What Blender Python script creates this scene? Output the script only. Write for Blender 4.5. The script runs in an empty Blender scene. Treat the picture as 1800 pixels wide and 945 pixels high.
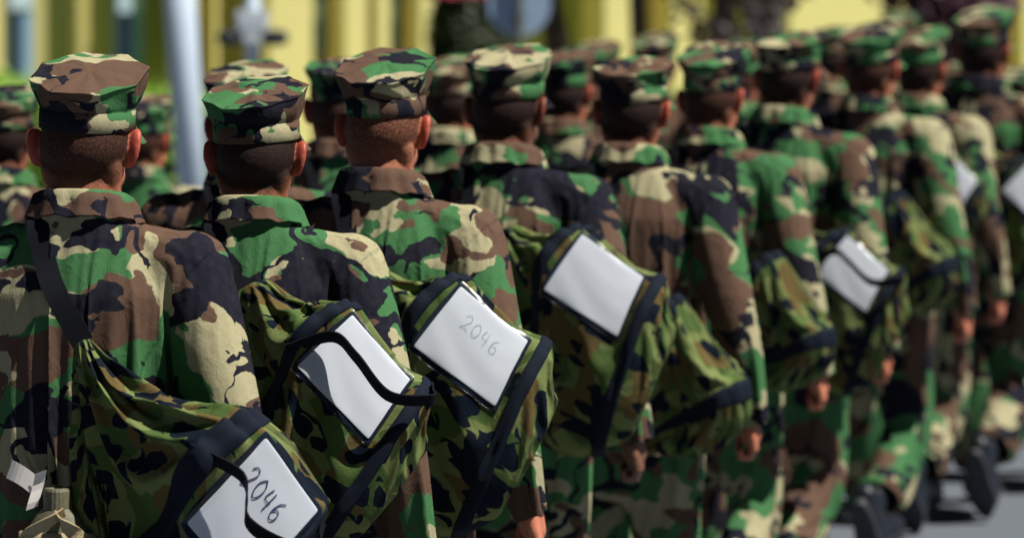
import bpy, bmesh, math, random, time
import numpy as np
from mathutils import Vector, Matrix, noise as mnoise
PI = math.pi
T0 = time.time()
scn = bpy.context.scene
COL = scn.collection
# ------------------------------------------------------------------ camera, sky, sun, exposure
F_PX = 8600.0; HC = 2.0; YH = -60.0                       # focal length in photo pixels, eye height, horizon row
R_ = math.radians
cam = bpy.data.cameras.new('camera'); camob = bpy.data.objects.new('camera', cam); COL.objects.link(camob); scn.camera = camob
cam.sensor_width = 36; cam.lens = 36 * F_PX / 1800; cam.clip_end = 2000; cam.clip_start = .1
camob.location = (0, 0, HC); camob.rotation_euler = (PI / 2 - math.atan((472.5 - YH) / F_PX), 0, 0)
cam.dof.use_dof = True; cam.dof.focus_distance = 9.35; cam.dof.aperture_fstop = 4.1; cam.dof.aperture_blades = 0
SUN = Vector((.60, -.25, 1.06)).normalized()              # towards the sun
sl = bpy.data.lights.new('sun', 'SUN'); sl.energy = 5; sl.angle = R_(.5); sl.color = (1, .95, .86)
so = bpy.data.objects.new('sun', sl); COL.objects.link(so); so.rotation_euler = SUN.to_track_quat('Z', 'Y').to_euler()
wd = bpy.data.worlds.new('World'); scn.world = wd; wd.use_nodes = True; wn = wd.node_tree
sky = wn.nodes.new('ShaderNodeTexSky'); sky.sky_type = 'NISHITA'; sky.sun_disc = False
sky.sun_elevation = math.asin(SUN.z); sky.sun_rotation = math.atan2(SUN.x, SUN.y)
sky.air_density = .12; sky.dust_density = .05; sky.altitude = 3000
bg = wn.nodes['Background']; bg.inputs[1].default_value = .05; wn.links.new(sky.outputs[0], bg.inputs[0])
scn.view_settings.view_transform = 'Standard'; scn.view_settings.look = 'None'
scn.view_settings.exposure = .46; scn.view_settings.gamma = 1; scn.view_settings.use_curve_mapping = False
scn.render.engine = 'CYCLES'; scn.cycles.use_denoising = True; scn.cycles.max_bounces = 5; scn.cycles.diffuse_bounces = 2; scn.cycles.transparent_max_bounces = 8
def at(px, py, s):
    """photo pixel and scale (pixels per metre) to a world point"""
    return Vector(((px - 900) / s, F_PX / s, HC - (py - YH) / s))
def key(o, label, cat, group=None, kind=None):
    if label: o['label'] = label
    if cat: o['category'] = cat
    if group: o['group'] = group
    if kind: o['kind'] = kind
    return o
def empty(name, loc=(0, 0, 0), rz=0, sc=1):
    o = bpy.data.objects.new(name, None); COL.objects.link(o); o.location = loc; o.rotation_euler.z = rz; o.scale = (sc, sc, sc)
    o.empty_display_size = .1; return o
def put(name, m, mat=None, parent=None):
    o = bpy.data.objects.new(name, m); COL.objects.link(o)
    if mat and not len(m.materials): m.materials.append(mat)
    if mat and m.materials[0] is not mat: o.material_slots[0].link = 'OBJECT'; o.material_slots[0].material = mat
    if parent: o.parent = parent
    return o

# ------------------------------------------------------------------ mesh helpers
class MB:
    """collects closed lofts into one vertex / face list"""
    def __init__(s): s.v = []; s.f = []
    def add(s, V, F):
        o = len(s.v); s.v.extend([tuple(p) for p in V]); s.f.extend([tuple(i + o for i in f) for f in F])
    def mesh(s, name):
        m = bpy.data.meshes.new(name); m.from_pydata(s.v, [], s.f); m.update(); return m

def loft(P, R, n=20, side=None, pw=2.0, caps=True):
    """closed tube through points P; R holds (ra, rb) half widths; side is the direction of ra"""
    P = [Vector(p) for p in P]; R = [(r, r) if not isinstance(r, (tuple, list)) else r for r in R]
    side = Vector(side or (1, 0, 0)); Q = []; S = []; T = []
    for i in range(len(P)):
        a = P[max(i - 1, 0)]; b = P[min(i + 1, len(P) - 1)]; T.append((b - a).normalized())
    if caps:
        k = 4
        for j in range(k):
            a = (j + .35) / (k + .35) * PI / 2
            Q.append((P[0] - T[0] * min(R[0]) * math.cos(a), (R[0][0] * math.sin(a), R[0][1] * math.sin(a)), T[0]))
    for p, r, t in zip(P, R, T): Q.append((p, r, t))
    if caps:
        for j in reversed(range(k)):
            a = (j + .35) / (k + .35) * PI / 2
            Q.append((P[-1] + T[-1] * min(R[-1]) * math.cos(a), (R[-1][0] * math.sin(a), R[-1][1] * math.sin(a)), T[-1]))
    V = []; F = []
    for p, r, t in Q:
        sd = (side - t * side.dot(t)).normalized(); u = t.cross(sd)
        for j in range(n):
            a = 2 * PI * j / n; c, s_ = math.cos(a), math.sin(a)
            c = math.copysign(abs(c) ** (2 / pw), c); s_ = math.copysign(abs(s_) ** (2 / pw), s_)
            V.append(p + sd * (c * r[0]) + u * (s_ * r[1]))
    m = len(Q)
    for i in range(m - 1):
        for j in range(n):
            k2 = (j + 1) % n; F.append((i * n + j, i * n + k2, (i + 1) * n + k2, (i + 1) * n + j))
    F.append(tuple(reversed(range(n)))); F.append(tuple((m - 1) * n + j for j in range(n)))
    return V, F

def ball(c, r, rot=None, nu=16, nv=10):
    c = Vector(c); V = []; F = []; M = rot or Matrix.Identity(3)
    for i in range(1, nv):
        a = PI * i / nv
        for j in range(nu):
            b = 2 * PI * j / nu
            V.append(c + M @ Vector((r[0] * math.sin(a) * math.cos(b), r[1] * math.sin(a) * math.sin(b), r[2] * math.cos(a))))
    n0 = len(V); V.append(c + M @ Vector((0, 0, r[2]))); V.append(c - M @ Vector((0, 0, r[2])))
    for i in range(nv - 2):
        for j in range(nu):
            k = (j + 1) % nu; F.append((i * nu + j, (i + 1) * nu + j, (i + 1) * nu + k, i * nu + k))
    for j in range(nu):
        k = (j + 1) % nu; F.append((n0, j, k)); F.append((n0 + 1, (nv - 2) * nu + k, (nv - 2) * nu + j))
    return V, F

def smooth(m, on=True):
    m.polygons.foreach_set('use_smooth', [on] * len(m.polygons)); m.update()

def evald(o, name=None):
    dg = bpy.context.evaluated_depsgraph_get(); dg.update()
    m = bpy.data.meshes.new_from_object(o.evaluated_get(dg), preserve_all_data_layers=True, depsgraph=dg)
    if name: m.name = name
    return m

def remesh(mb, vox, sm=3, name='m', fac=.5):
    m = mb.mesh(name); o = bpy.data.objects.new(name, m); COL.objects.link(o)
    r = o.modifiers.new('r', 'REMESH'); r.mode = 'VOXEL'; r.voxel_size = vox; r.use_smooth_shade = True
    if sm: s = o.modifiers.new('s', 'SMOOTH'); s.iterations = sm; s.factor = fac
    me = evald(o, name); bpy.data.objects.remove(o); bpy.data.meshes.remove(m); return me

def co(m):
    a = np.empty(len(m.vertices) * 3, np.float32); m.vertices.foreach_get('co', a); return a.reshape(-1, 3)
def setco(m, a):
    m.vertices.foreach_set('co', np.asarray(a, np.float32).ravel()); m.update()
def vattr(m, name, a, typ='FLOAT_VECTOR'):
    at = m.attributes.new(name, typ, 'POINT')
    at.data.foreach_set('vector' if typ == 'FLOAT_VECTOR' else 'value', np.asarray(a, np.float32).ravel())
def getattr_(m, name):
    a = np.empty(len(m.vertices) * 3, np.float32); m.attributes[name].data.foreach_get('vector', a); return a.reshape(-1, 3)

# ------------------------------------------------------------------ the marching figure
# x right, y forward, z up, metres, 1.78 m tall
REST = dict(
    Rarm=[(.185, -.01, 1.425), (.385, -.03, 1.225), (.575, -.03, 1.035), (.63, -.03, .97)],
    Larm=[(-.185, -.01, 1.425), (-.385, -.03, 1.225), (-.575, -.03, 1.035), (-.63, -.03, .97)],
    Rleg=[(.095, 0, .93), (.125, .01, .50), (.14, -.01, .10)],
    Lleg=[(-.095, 0, .93), (-.125, .01, .50), (-.14, -.01, .10)])
POSE = dict(
    Rarm=[(.190, -.01, 1.425), (.285, -.110, 1.158), (.336, -.095, .885), (.347, -.082, .82)],
    Larm=[(-.190, -.01, 1.425), (-.28, .03, 1.165), (-.29, .20, .95), (-.285, .26, .90)],
    Lleg=[(-.095, .0, .93), (-.105, .20, .54), (-.10, .30, .13)],
    Rleg=[(.095, 0, .93), (.115, .04, .50), (.13, -.31, .25)])

def seg(pts, rad, n):
    """resample a joint chain; rad = [(s, r)...] with s the arc fraction"""
    P = [Vector(p) for p in pts]; L = [0]
    for a, b in zip(P, P[1:]): L.append(L[-1] + (b - a).length)
    out = []; rr = []
    for i in range(n + 1):
        s = L[-1] * i / n
        for k in range(len(P) - 1):
            if s <= L[k + 1] + 1e-6: break
        f = (s - L[k]) / max(L[k + 1] - L[k], 1e-6); out.append(P[k].lerp(P[k + 1], f))
        t = i / n; rr.append(np.interp(t, [q[0] for q in rad], [q[1] for q in rad]))
    for _ in range(2):                                    # round the joints
        out = [out[0]] + [(out[i - 1] + out[i] * 2 + out[i + 1]) / 4 for i in range(1, len(out) - 1)] + [out[-1]]
    return out, rr

TORSO = [(.83, .155, .115, 0), (.92, .168, .125, -.005), (1.02, .155, .115, 0), (1.10, .148, .108, .0), (1.2, .163, .115, .0),
         (1.3, .178, .122, -.005), (1.38, .178, .115, -.012), (1.44, .14, .088, -.015), (1.485, .085, .07, -.015)]
def figure(pose, g=0., head=True, limbs='all'):
    """lofts of the naked figure (g = 0) or of the loose clothing volume (g > 0)"""
    mb = MB()
    mb.add(*loft([(0, t[3], t[0]) for t in TORSO], [(t[1], t[2]) for t in TORSO], 28, pw=2.3))
    for k, sx in (('Rarm', 1), ('Larm', -1)):
        P, R = seg(pose[k], [(0, .062), (.1, .060), (.3, .052), (.5, .043), (.62, .045), (.9, .029), (1, .026)], 18)
        mb.add(*loft(P, R, 16, side=(0, 1, 0)))
        mb.add(*ball((sx * .165, -.01, 1.425), (.07, .066, .06)))
    mb.add(*loft([(-.17, -.015, 1.435), (-.08, -.02, 1.465), (0, -.02, 1.475), (.08, -.02, 1.465), (.17, -.015, 1.435)],
                 [.042, .042, .05, .042, .042], 16, side=(0, 1, 0)))   # trapezius
    for k in ('Rleg', 'Lleg'):
        P, R = seg(pose[k], [(0, .088), (.1, .088), (.45, .062), (.55, .054), (.68, .056), (.95, .038), (1, .036)], 18)
        mb.add(*loft(P, R, 16))
    mb.add(*loft([(0, -.035, 1.40), (0, -.022, 1.50), (0, .0, 1.58), (0, .01, 1.63)], [(.075, .07), (.067, .064), (.0635, .063), (.062, .062)], 20))
    return mb

def simulate(cloth_me, coll_a, coll_b, pin, frames, move, quality=5, shrink=-.05, gravity=1., bend=.4, tension=12, mass=.3, dist=.004, press=None, turb=0., tseed=0):
    """drape a garment: the collider morphs from its rest pose to the marching pose while the cloth falls on it"""
    cm = coll_a.mesh('coll'); c = bpy.data.objects.new('coll', cm); COL.objects.link(c)
    c.shape_key_add(name='Basis'); k = c.shape_key_add(name='pose')
    k.data.foreach_set('co', np.array(coll_b.v, np.float32).ravel())
    k.value = 0; k.keyframe_insert('value', frame=1); k.value = 1; k.keyframe_insert('value', frame=move)
    c.modifiers.new('c', 'COLLISION'); c.collision.thickness_outer = dist; c.collision.cloth_friction = 12
    tf = None
    if turb:
        tf = bpy.data.objects.new('turb', None); COL.objects.link(tf); tf.location = (tseed * 3.1, tseed * 1.7, 1)
        bpy.context.view_layer.objects.active = tf; tf.select_set(True); bpy.ops.object.forcefield_toggle(); tf.field.type = 'TURBULENCE'
        tf.field.strength = turb; tf.field.size = .22; tf.field.seed = tseed; tf.field.flow = 0
    o = bpy.data.objects.new('clo', cloth_me); COL.objects.link(o)
    vg = o.vertex_groups.new(name='pin')
    for i, w in enumerate(pin):
        if w > 0: vg.add([i], float(w), 'REPLACE')
    md = o.modifiers.new('cl', 'CLOTH'); s = md.settings
    s.quality = quality; s.mass = mass; s.vertex_group_mass = 'pin'; s.pin_stiffness = 1
    s.tension_stiffness = tension; s.compression_stiffness = tension; s.shear_stiffness = 4; s.bending_stiffness = bend
    s.tension_damping = 5; s.compression_damping = 5; s.shear_damping = 5; s.air_damping = 2
    s.shrink_min = shrink
    s.effector_weights.gravity = gravity
    if press is not None: s.use_pressure = True; s.uniform_pressure_force = press
    md.collision_settings.use_collision = True; md.collision_settings.distance_min = dist; md.collision_settings.collision_quality = 3
    md.point_cache.frame_start = 1; md.point_cache.frame_end = frames + 5
    scn.frame_start = 1; scn.frame_end = frames
    for f in range(1, frames + 1): scn.frame_set(f)
    me = evald(o)
    out = co(me).copy()
    bpy.data.meshes.remove(me); bpy.data.objects.remove(o); bpy.data.objects.remove(c); bpy.data.meshes.remove(cm)
    if tf: bpy.data.objects.remove(tf)
    scn.frame_set(1)
    return out

def cut(bm, p, n, sel):
    """slice a garment open: drop what lies beyond the plane among the faces that sel() picks"""
    p = Vector(p); n = Vector(n).normalized()
    g = [f for f in bm.faces if sel(f.calc_center_median())]
    g = list({e for f in g for e in f.edges}) + list({v for f in g for v in f.verts}) + g
    bmesh.ops.bisect_plane(bm, geom=g, plane_co=p, plane_no=n, dist=1e-5)
    kill = [f for f in bm.faces if sel(f.calc_center_median()) and (f.calc_center_median() - p).dot(n) > 0]
    bmesh.ops.delete(bm, geom=kill, context='FACES')

def loosemesh(m, keep=True):
    """keep only the largest connected piece"""
    bm = bmesh.new(); bm.from_mesh(m); seen = set(); best = []
    for v in bm.verts:
        if v in seen: continue
        st = [v]; grp = []; seen.add(v)
        while st:
            q = st.pop(); grp.append(q)
            for e in q.link_edges:
                w = e.other_vert(q)
                if w not in seen: seen.add(w); st.append(w)
        if len(grp) > len(best): best = grp
    bs = set(best); bmesh.ops.delete(bm, geom=[v for v in bm.verts if v not in bs], context='VERTS')
    bm.to_mesh(m); bm.free(); m.update()

def catmull(m, lv=1, name=None):
    o = bpy.data.objects.new('s', m); COL.objects.link(o); s = o.modifiers.new('s', 'SUBSURF'); s.levels = lv
    r = evald(o, name); bpy.data.objects.remove(o); return r

def make_jacket(vox=.013):
    mb = MB(); T = [(.735, .218, .165, 0), (.85, .212, .162, 0), (1.0, .206, .160, 0), (1.1, .206, .158, 0), (1.2, .208, .156, 0), (1.3, .208, .155, -.005), (1.38, .196, .142, -.012),
                    (1.45, .165, .105, -.015), (1.50, .098, .088, -.012), (1.56, .085, .08, -.01)]
    mb.add(*loft([(0, t[3], t[0]) for t in T], [(t[1], t[2]) for t in T], 32, pw=2.4))
    for k, sx in (('Rarm', 1), ('Larm', -1)):
        P, R = seg(REST[k], [(0, .085), (.15, .086), (.35, .08), (.6, .07), (.9, .056), (1, .052)], 18)
        mb.add(*loft(P, R, 20, side=(0, 1, 0)))
        mb.add(*ball((sx * .15, -.01, 1.42), (.10, .085, .078)))
    m = remesh(mb, vox, 4, 'jacket'); bm = bmesh.new(); bm.from_mesh(m)
    cut(bm, (0, 0, .845), (0, 0, -1), lambda c: abs(c.x) < .3 and c.z < .9)
    cut(bm, (0, -.012, 1.515), (0, .35, 1), lambda c: abs(c.x) < .12 and c.z > 1.42)
    for sx in (1, -1):
        a = Vector(REST['Rarm'][2]); a.x *= sx; d = Vector((sx * .19, 0, -.19)).normalized()
        cut(bm, a - d * .022, d, lambda c: c.x * sx > .45)
    bmesh.ops.remove_doubles(bm, verts=bm.verts, dist=.003)
    bm.to_mesh(m); bm.free(); loosemesh(m); V = co(m)
    pin = np.clip((V[:, 2] - 1.475) / .02, 0, 1) * (np.abs(V[:, 0]) < .13)
    rest = V.copy()
    return m, rest, pin

def make_trousers(vox=.016):
    mb = MB(); T = [(.80, .175, .13, 0), (.88, .178, .135, 0), (.96, .168, .13, 0), (1.06, .16, .122, 0), (1.1, .155, .12, 0)]
    mb.add(*loft([(0, t[3], t[0]) for t in T], [(t[1], t[2]) for t in T], 28, pw=2.3))
    for k in ('Rleg', 'Lleg'):
        P, R = seg(POSE[k], [(0, .105), (.12, .108), (.5, .092), (.82, .088), (.93, .084), (1, .068)], 20)
        mb.add(*loft(P, R, 20))
    m = remesh(mb, vox, 4, 'trousers'); bm = bmesh.new(); bm.from_mesh(m)
    cut(bm, (0, 0, 1.03), (0, 0, 1), lambda c: c.z > .95)
    for k in ('Rleg', 'Lleg'):
        a = Vector(POSE[k][2]); d = (a - Vector(POSE[k][1])).normalized(); sx = a.x
        cut(bm, a - d * .01, d, lambda c: c.x * sx > 0 and c.z < .45)
    bmesh.ops.remove_doubles(bm, verts=bm.verts, dist=.003)
    bm.to_mesh(m); bm.free(); loosemesh(m); V = co(m)
    pin = np.clip((V[:, 2] - .96) / .03, 0, 1)
    for k in ('Rleg', 'Lleg'):
        a = np.array(POSE[k][2]); d = a - np.array(POSE[k][1]); d /= np.linalg.norm(d)
        pin = np.maximum(pin, np.clip(((V - a) @ d + .055) / .03, 0, 1) * (V[:, 0] * a[0] > 0) * (V[:, 2] < .45))
    return m, V.copy(), pin
# ------------------------------------------------------------------ materials
class N:
    """short hand for a node tree"""
    def __init__(s, name):
        s.m = bpy.data.materials.new(name); s.m.use_nodes = True; s.t = s.m.node_tree; s.b = s.t.nodes['Principled BSDF']
    def new(s, typ, **k):
        n = s.t.nodes.new('ShaderNode' + typ)
        for a, v in k.items(): setattr(n, a, v)
        return n
    def ln(s, a, b): s.t.links.new(a, b)
    def val(s, sock, v):
        if isinstance(v, bpy.types.NodeSocket): s.ln(v, sock)
        else: sock.default_value = v
    def math(s, op, a, b=0, c=0):
        n = s.new('Math', operation=op); s.val(n.inputs[0], a); s.val(n.inputs[1], b); s.val(n.inputs[2], c); return n.outputs[0]
    def vm(s, op, a, b=(0, 0, 0), sc=None):
        n = s.new('VectorMath', operation=op); s.val(n.inputs[0], a)
        if sc is not None: s.val(n.inputs['Scale'], sc)
        else: s.val(n.inputs[1], b)
        return n.outputs[0]
    def noise(s, v, scale, detail=2, rough=.5, out=0, dist=0):
        n = s.new('TexNoise'); s.val(n.inputs['Vector'], v); n.inputs['Scale'].default_value = scale; n.inputs['Detail'].default_value = detail
        n.inputs['Roughness'].default_value = rough; n.inputs['Distortion'].default_value = dist; return n.outputs[out]
    def mix(s, f, a, b):
        n = s.new('Mix', data_type='RGBA'); s.val(n.inputs[0], f); s.val(n.inputs[6], a); s.val(n.inputs[7], b); return n.outputs[2]
    def step(s, x, e, w=.004):
        n = s.new('MapRange'); s.val(n.inputs[0], x); n.inputs[1].default_value = e - w; n.inputs[2].default_value = e + w; return n.outputs[0]
    def attr(s, name, typ='GEOMETRY', out=1):
        n = s.new('Attribute', attribute_name=name, attribute_type=typ); return n.outputs[out]
    def bump(s, h, strength=.3, dist=.002, prev=None):
        n = s.new('Bump'); n.inputs['Strength'].default_value = strength; n.inputs['Distance'].default_value = dist; s.ln(h, n.inputs['Height'])
        if prev: s.ln(prev, n.inputs['Normal'])
        return n.outputs[0]
    def set(s, **k):
        for a, v in k.items(): s.val(s.b.inputs[a.replace('_', ' ')], v)
        return s.m
def rgb(r, g, b): return (r, g, b, 1)
def plain(name, c, rough=.6, metal=0, grain=0, gs=40, bump=0):
    n = N(name); col = rgb(*c); tc = n.new('TexCoord').outputs['Object']
    if grain:
        f = n.noise(tc, gs, 4); col = n.mix(f, rgb(*[x * (1 - grain) for x in c]), rgb(*[x * (1 + grain) for x in c]))
    n.set(Base_Color=col, Roughness=rough, Metallic=metal)
    if bump: n.ln(n.bump(n.noise(tc, gs * 2, 3), bump, .003), n.b.inputs['Normal'])
    return n.m

def seedvec(n, k=1.):
    s_ = n.attr('seed', 'OBJECT', 2)
    return n.vm('SCALE', (3.17, 7.3, 5.91), sc=n.math('MULTIPLY', s_, k))
def camo(name, size=1.):
    """four colour woodland print: tan, green, brown and black lobed shapes, woven ripstop cotton"""
    n = N(name); r = n.attr('rest'); p = n.vm('ADD', r, seedvec(n))
    q = n.vm('MULTIPLY', p, (1, 1, 1.45))
    w1 = n.vm('SCALE', n.vm('SUBTRACT', n.noise(q, 9 * size, 1, .5, 1), (.5, .5, .5)), sc=.16 / size)
    w2 = n.vm('SCALE', n.vm('SUBTRACT', n.noise(q, 30 * size, 2, .5, 1), (.5, .5, .5)), sc=.034 / size)
    q = n.vm('ADD', n.vm('ADD', q, w1), w2)
    a = n.noise(q, 6.0 * size, 0); b = n.noise(n.vm('ADD', q, (11, 3, 7)), 6.4 * size, 0)
    c = n.noise(n.vm('ADD', q, (5, 17, 2)), 6.2 * size, 1); d = n.noise(n.vm('ADD', q, (23, 9, 31)), 5.6 * size, 0)
    ridge = n.math('ABSOLUTE', n.math('SUBTRACT', c, .5))
    wid = n.math('MULTIPLY', n.math('SUBTRACT', d, .425), .36)
    blk = n.step(n.math('SUBTRACT', wid, ridge), 0, .002)
    tan, grn, brn, blkc = rgb(.40, .37, .225), rgb(.05, .175, .064), rgb(.12, .068, .048), rgb(.004, .005, .018)
    col = n.mix(n.step(a, .525), grn, tan); col = n.mix(n.step(b, .53), col, brn); col = n.mix(blk, col, blkc)
    fade = n.noise(r, 60, 3); col = n.mix(n.math('MULTIPLY', fade, .16), col, rgb(.16, .15, .12))
    wv = n.noise(r, 900, 1, .6); col = n.mix(n.math('MULTIPLY', n.step(wv, .5, .25), .30), col, n.mix(.5, col, rgb(0, 0, 0)))
    wr = n.noise(n.vm('MULTIPLY', r, (1, 1, .55)), 34, 4, .6, 0, .6)
    sx = n.new('SeparateXYZ'); n.ln(r, sx.inputs[0]); ax = n.math('ABSOLUTE', sx.outputs[0])
    sd = n.math('ABSOLUTE', n.math('SUBTRACT', n.math('SUBTRACT', ax, n.math('MULTIPLY', n.math('SUBTRACT', sx.outputs[2], 1.42), .35)), .205))
    sm_ = n.step(sd, .004, .0025)                              # armhole seam
    b1 = n.bump(sm_, .8, .003, n.bump(wr, .5, .008)); b2 = n.bump(wv, .35, .0012, b1); n.ln(b2, n.b.inputs['Normal'])
    n.set(Base_Color=col, Roughness=.9); n.b.inputs['Specular IOR Level'].default_value = .06
    return n.m
def spotcamo(name):
    """the bag: yellow green canvas with round brown, mid green and navy spots"""
    n = N(name); r = n.attr('rest'); p = n.vm('ADD', r, seedvec(n))
    w = n.vm('SCALE', n.vm('SUBTRACT', n.noise(p, 16, 2, .5, 1), (.5, .5, .5)), sc=.045)
    q = n.vm('ADD', p, w)
    a = n.noise(q, 14, 0); b = n.noise(n.vm('ADD', q, (4, 8, 1)), 15, 0); c = n.noise(n.vm('ADD', q, (9, 2, 6)), 21, 0)
    vo = n.new('TexVoronoi'); n.val(vo.inputs['Vector'], q); vo.inputs['Scale'].default_value = 24
    col = n.mix(n.step(a, .52), rgb(.165, .205, .072), rgb(.075, .125, .036))
    col = n.mix(n.step(b, .60), col, rgb(.13, .095, .035))
    m = n.math('MULTIPLY', n.step(c, .55), n.math('SUBTRACT', 1, n.step(vo.outputs[0], .66, .01)))
    col = n.mix(m, col, rgb(.005, .010, .02))
    wv = n.noise(r, 700, 1, .6); col = n.mix(n.math('MULTIPLY', n.step(wv, .5, .25), .35), col, n.mix(.5, col, rgb(0, 0, 0)))
    wr = n.noise(r, 26, 4, .6, 0, .8)
    n.ln(n.bump(wv, .4, .0015, n.bump(wr, .4, .009)), n.b.inputs['Normal'])
    n.set(Base_Color=col, Roughness=.85); n.b.inputs['Specular IOR Level'].default_value = .10
    return n.m
def webbing(name, c):
    n = N(name); tc = n.new('TexCoord').outputs['Object']
    wv = n.new('TexWave', wave_type='BANDS', bands_direction='DIAGONAL'); n.val(wv.inputs[0], tc); wv.inputs['Scale'].default_value = 160; wv.inputs['Distortion'].default_value = 1.5
    f = n.noise(tc, 500, 2); col = n.mix(f, rgb(*[x * .5 for x in c]), rgb(*[x * 1.5 for x in c]))
    n.ln(n.bump(wv.outputs[1], .5, .001), n.b.inputs['Normal'])
    n.b.inputs['Specular IOR Level'].default_value = .15; return n.set(Base_Color=col, Roughness=.8)
def skin(name, c, red):
    n = N(name); tc = n.new('TexCoord').outputs['Object']
    f = n.noise(tc, 30, 4, .6); col = n.mix(n.step(f, .5, .2), rgb(c[0] * .92, c[1] * .76, c[2] * .74), rgb(*[x * 1.12 for x in c]))
    e = n.attr('ear', out=2); col = n.mix(n.math('MULTIPLY', e, .7), col, rgb(*red))
    sp = n.noise(tc, 260, 2); n.ln(n.bump(sp, .25, .001), n.b.inputs['Normal'])
    n.set(Base_Color=col, Roughness=.5); n.b.inputs['Subsurface Weight'].default_value = .25
    n.b.inputs['Subsurface Radius'].default_value = (1, .25, .12); n.b.inputs['Subsurface Scale'].default_value = .012
    return n.m
def hairmat(name, c, sk, dense=1.):
    n = N(name); tc = n.new('TexCoord').outputs['Object']; d = n.attr('hair', out=2)
    f = n.noise(n.vm('MULTIPLY', tc, (1, 1, .45)), 380, 3, .75); g = n.noise(tc, 45, 3)
    x = n.math('ADD', n.math('MULTIPLY', d, 1.5 * dense), n.math('MULTIPLY', n.math('SUBTRACT', f, .5), 1.3))
    x = n.math('ADD', x, n.math('MULTIPLY', n.math('SUBTRACT', g, .5), .5))
    k = n.step(x, .5, .42)
    hc = n.mix(n.step(f, .55, .14), rgb(*[v * .15 for v in c]), rgb(*[v * 3.2 for v in c]))  # stubble contrast; the pale flecks paint sun highlights into the hair colour
    n.ln(n.bump(f, .7, .003), n.b.inputs['Normal'])
    n.set(Base_Color=n.mix(n.math('MULTIPLY', k, .96), rgb(*sk), hc), Roughness=.7); n.b.inputs['Specular IOR Level'].default_value = .18
    al = n.step(n.math('ADD', d, n.math('MULTIPLY', n.math('SUBTRACT', f, .5), .4)), .12, .1); n.ln(al, n.b.inputs['Alpha'])
    return n.m
M = dict(
    camo=camo('woodland_camouflage_cotton', 1.22), cap=camo('woodland_camouflage_twill', 1.5), bag=spotcamo('spotted_canvas'),
    web=webbing('navy_webbing', (.006, .011, .022)), web2=webbing('black_webbing', (.004, .005, .009)),
    skin5=skin('sunlit_skin', (.56, .215, .125), (.42, .045, .03)), skin1=skin('fair_skin', (.52, .19, .11), (.38, .04, .028)), skin2=skin('tanned_skin', (.42, .15, .08), (.36, .04, .025)), skin4=skin('shade_darkened_skin', (.17, .075, .045), (.2, .035, .02)), skin3=skin('dark_skin', (.07, .03, .02), (.09, .02, .015)),  # skin colour painted lighter for sun (third soldier), darker for shade (fourth)
    hair1=hairmat('brown_hair', (.028, .012, .008), (.40, .15, .085)), hair2=hairmat('black_hair', (.007, .0045, .005), (.34, .13, .07), 1.3), hair3=hairmat('sandy_hair', (.10, .038, .022), (.52, .21, .125), .8),
    hair4=hairmat('black_cropped_hair', (.008, .007, .007), (.06, .03, .02), 1.2),
    boot=plain('black_boot_leather', (.008, .012, .022), .5, grain=.4, gs=30, bump=.25), sole=plain('black_rubber', (.02, .024, .032), .6, grain=.3),
    paper=plain('white_card', (.84, .80, .76), .5, grain=.03, gs=9), ink=plain('dark_ink', (.02, .03, .09), .5), pencil=plain('faint_pencil', (.36, .44, .47), .6),
    thread=plain('dark_thread', (.03, .05, .03), .8))
def film():
    n = N('clear_vinyl'); tc = n.new('TexCoord').outputs['Object']; out = n.t.nodes['Material Output']
    g = n.new('BsdfGlossy'); g.inputs['Roughness'].default_value = .22; n.ln(n.bump(n.noise(tc, 24, 2), .7, .004), g.inputs['Normal'])
    tr = n.new('BsdfTransparent'); tr.inputs[0].default_value = (.93, .96, 1, 1)
    mx = n.new('MixShader'); mx.inputs[0].default_value = .022; n.ln(tr.outputs[0], mx.inputs[1]); n.ln(g.outputs[0], mx.inputs[2]); n.ln(mx.outputs[0], out.inputs[0])
    return n.m
M['film'] = film()
# ------------------------------------------------------------------ body, head, hands
def limbdir(a, b): return (Vector(b) - Vector(a)).normalized()
def add_hand(mb0, W, d, m, f):
    mb = MB(); hand(mb, W, d, m, f); mb0.add([W + (Vector(p) - W) * 1.1 for p in mb.v], mb.f)
def hand(mb, W, d, m, f):
    """loose fist: W wrist, d along the hand, m towards the palm side, f towards the thumb"""
    rot = Matrix((f, m, d)).transposed()
    mb.add(*loft([W - d * .03, W + d * .01, W + d * .05, W + d * .088], [(.026, .019), (.029, .018), (.039, .0165), (.041, .0135)], 18, side=f, pw=2.4))
    for i, (o, L) in enumerate(((.031, .9), (.0105, 1.), (-.0105, .95), (-.031, .78))):
        r = .0088 - .0006 * (i == 3); k = W + d * (.084 - .004 * abs(i - 1)) + f * o - m * .003
        p1 = k + d * (.033 * L) + m * .014; p2 = p1 + m * (.024 * L) - d * .004; p3 = p2 - d * (.018 * L) - m * .002
        mb.add(*loft([k - d * .02, k, p1, p2, p3], [r * 1.05, r * 1.1, r, r * .92, r * .8], 10, side=f))
    t0 = W + d * .022 + f * .03 + m * .006
    mb.add(*loft([t0 - d * .015 - f * .01, t0 + d * .012 + f * .008, t0 + d * .048 + f * .012 + m * .018, t0 + d * .072 - f * .004 + m * .03], [.014, .0145, .011, .009], 12, side=m))

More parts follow.
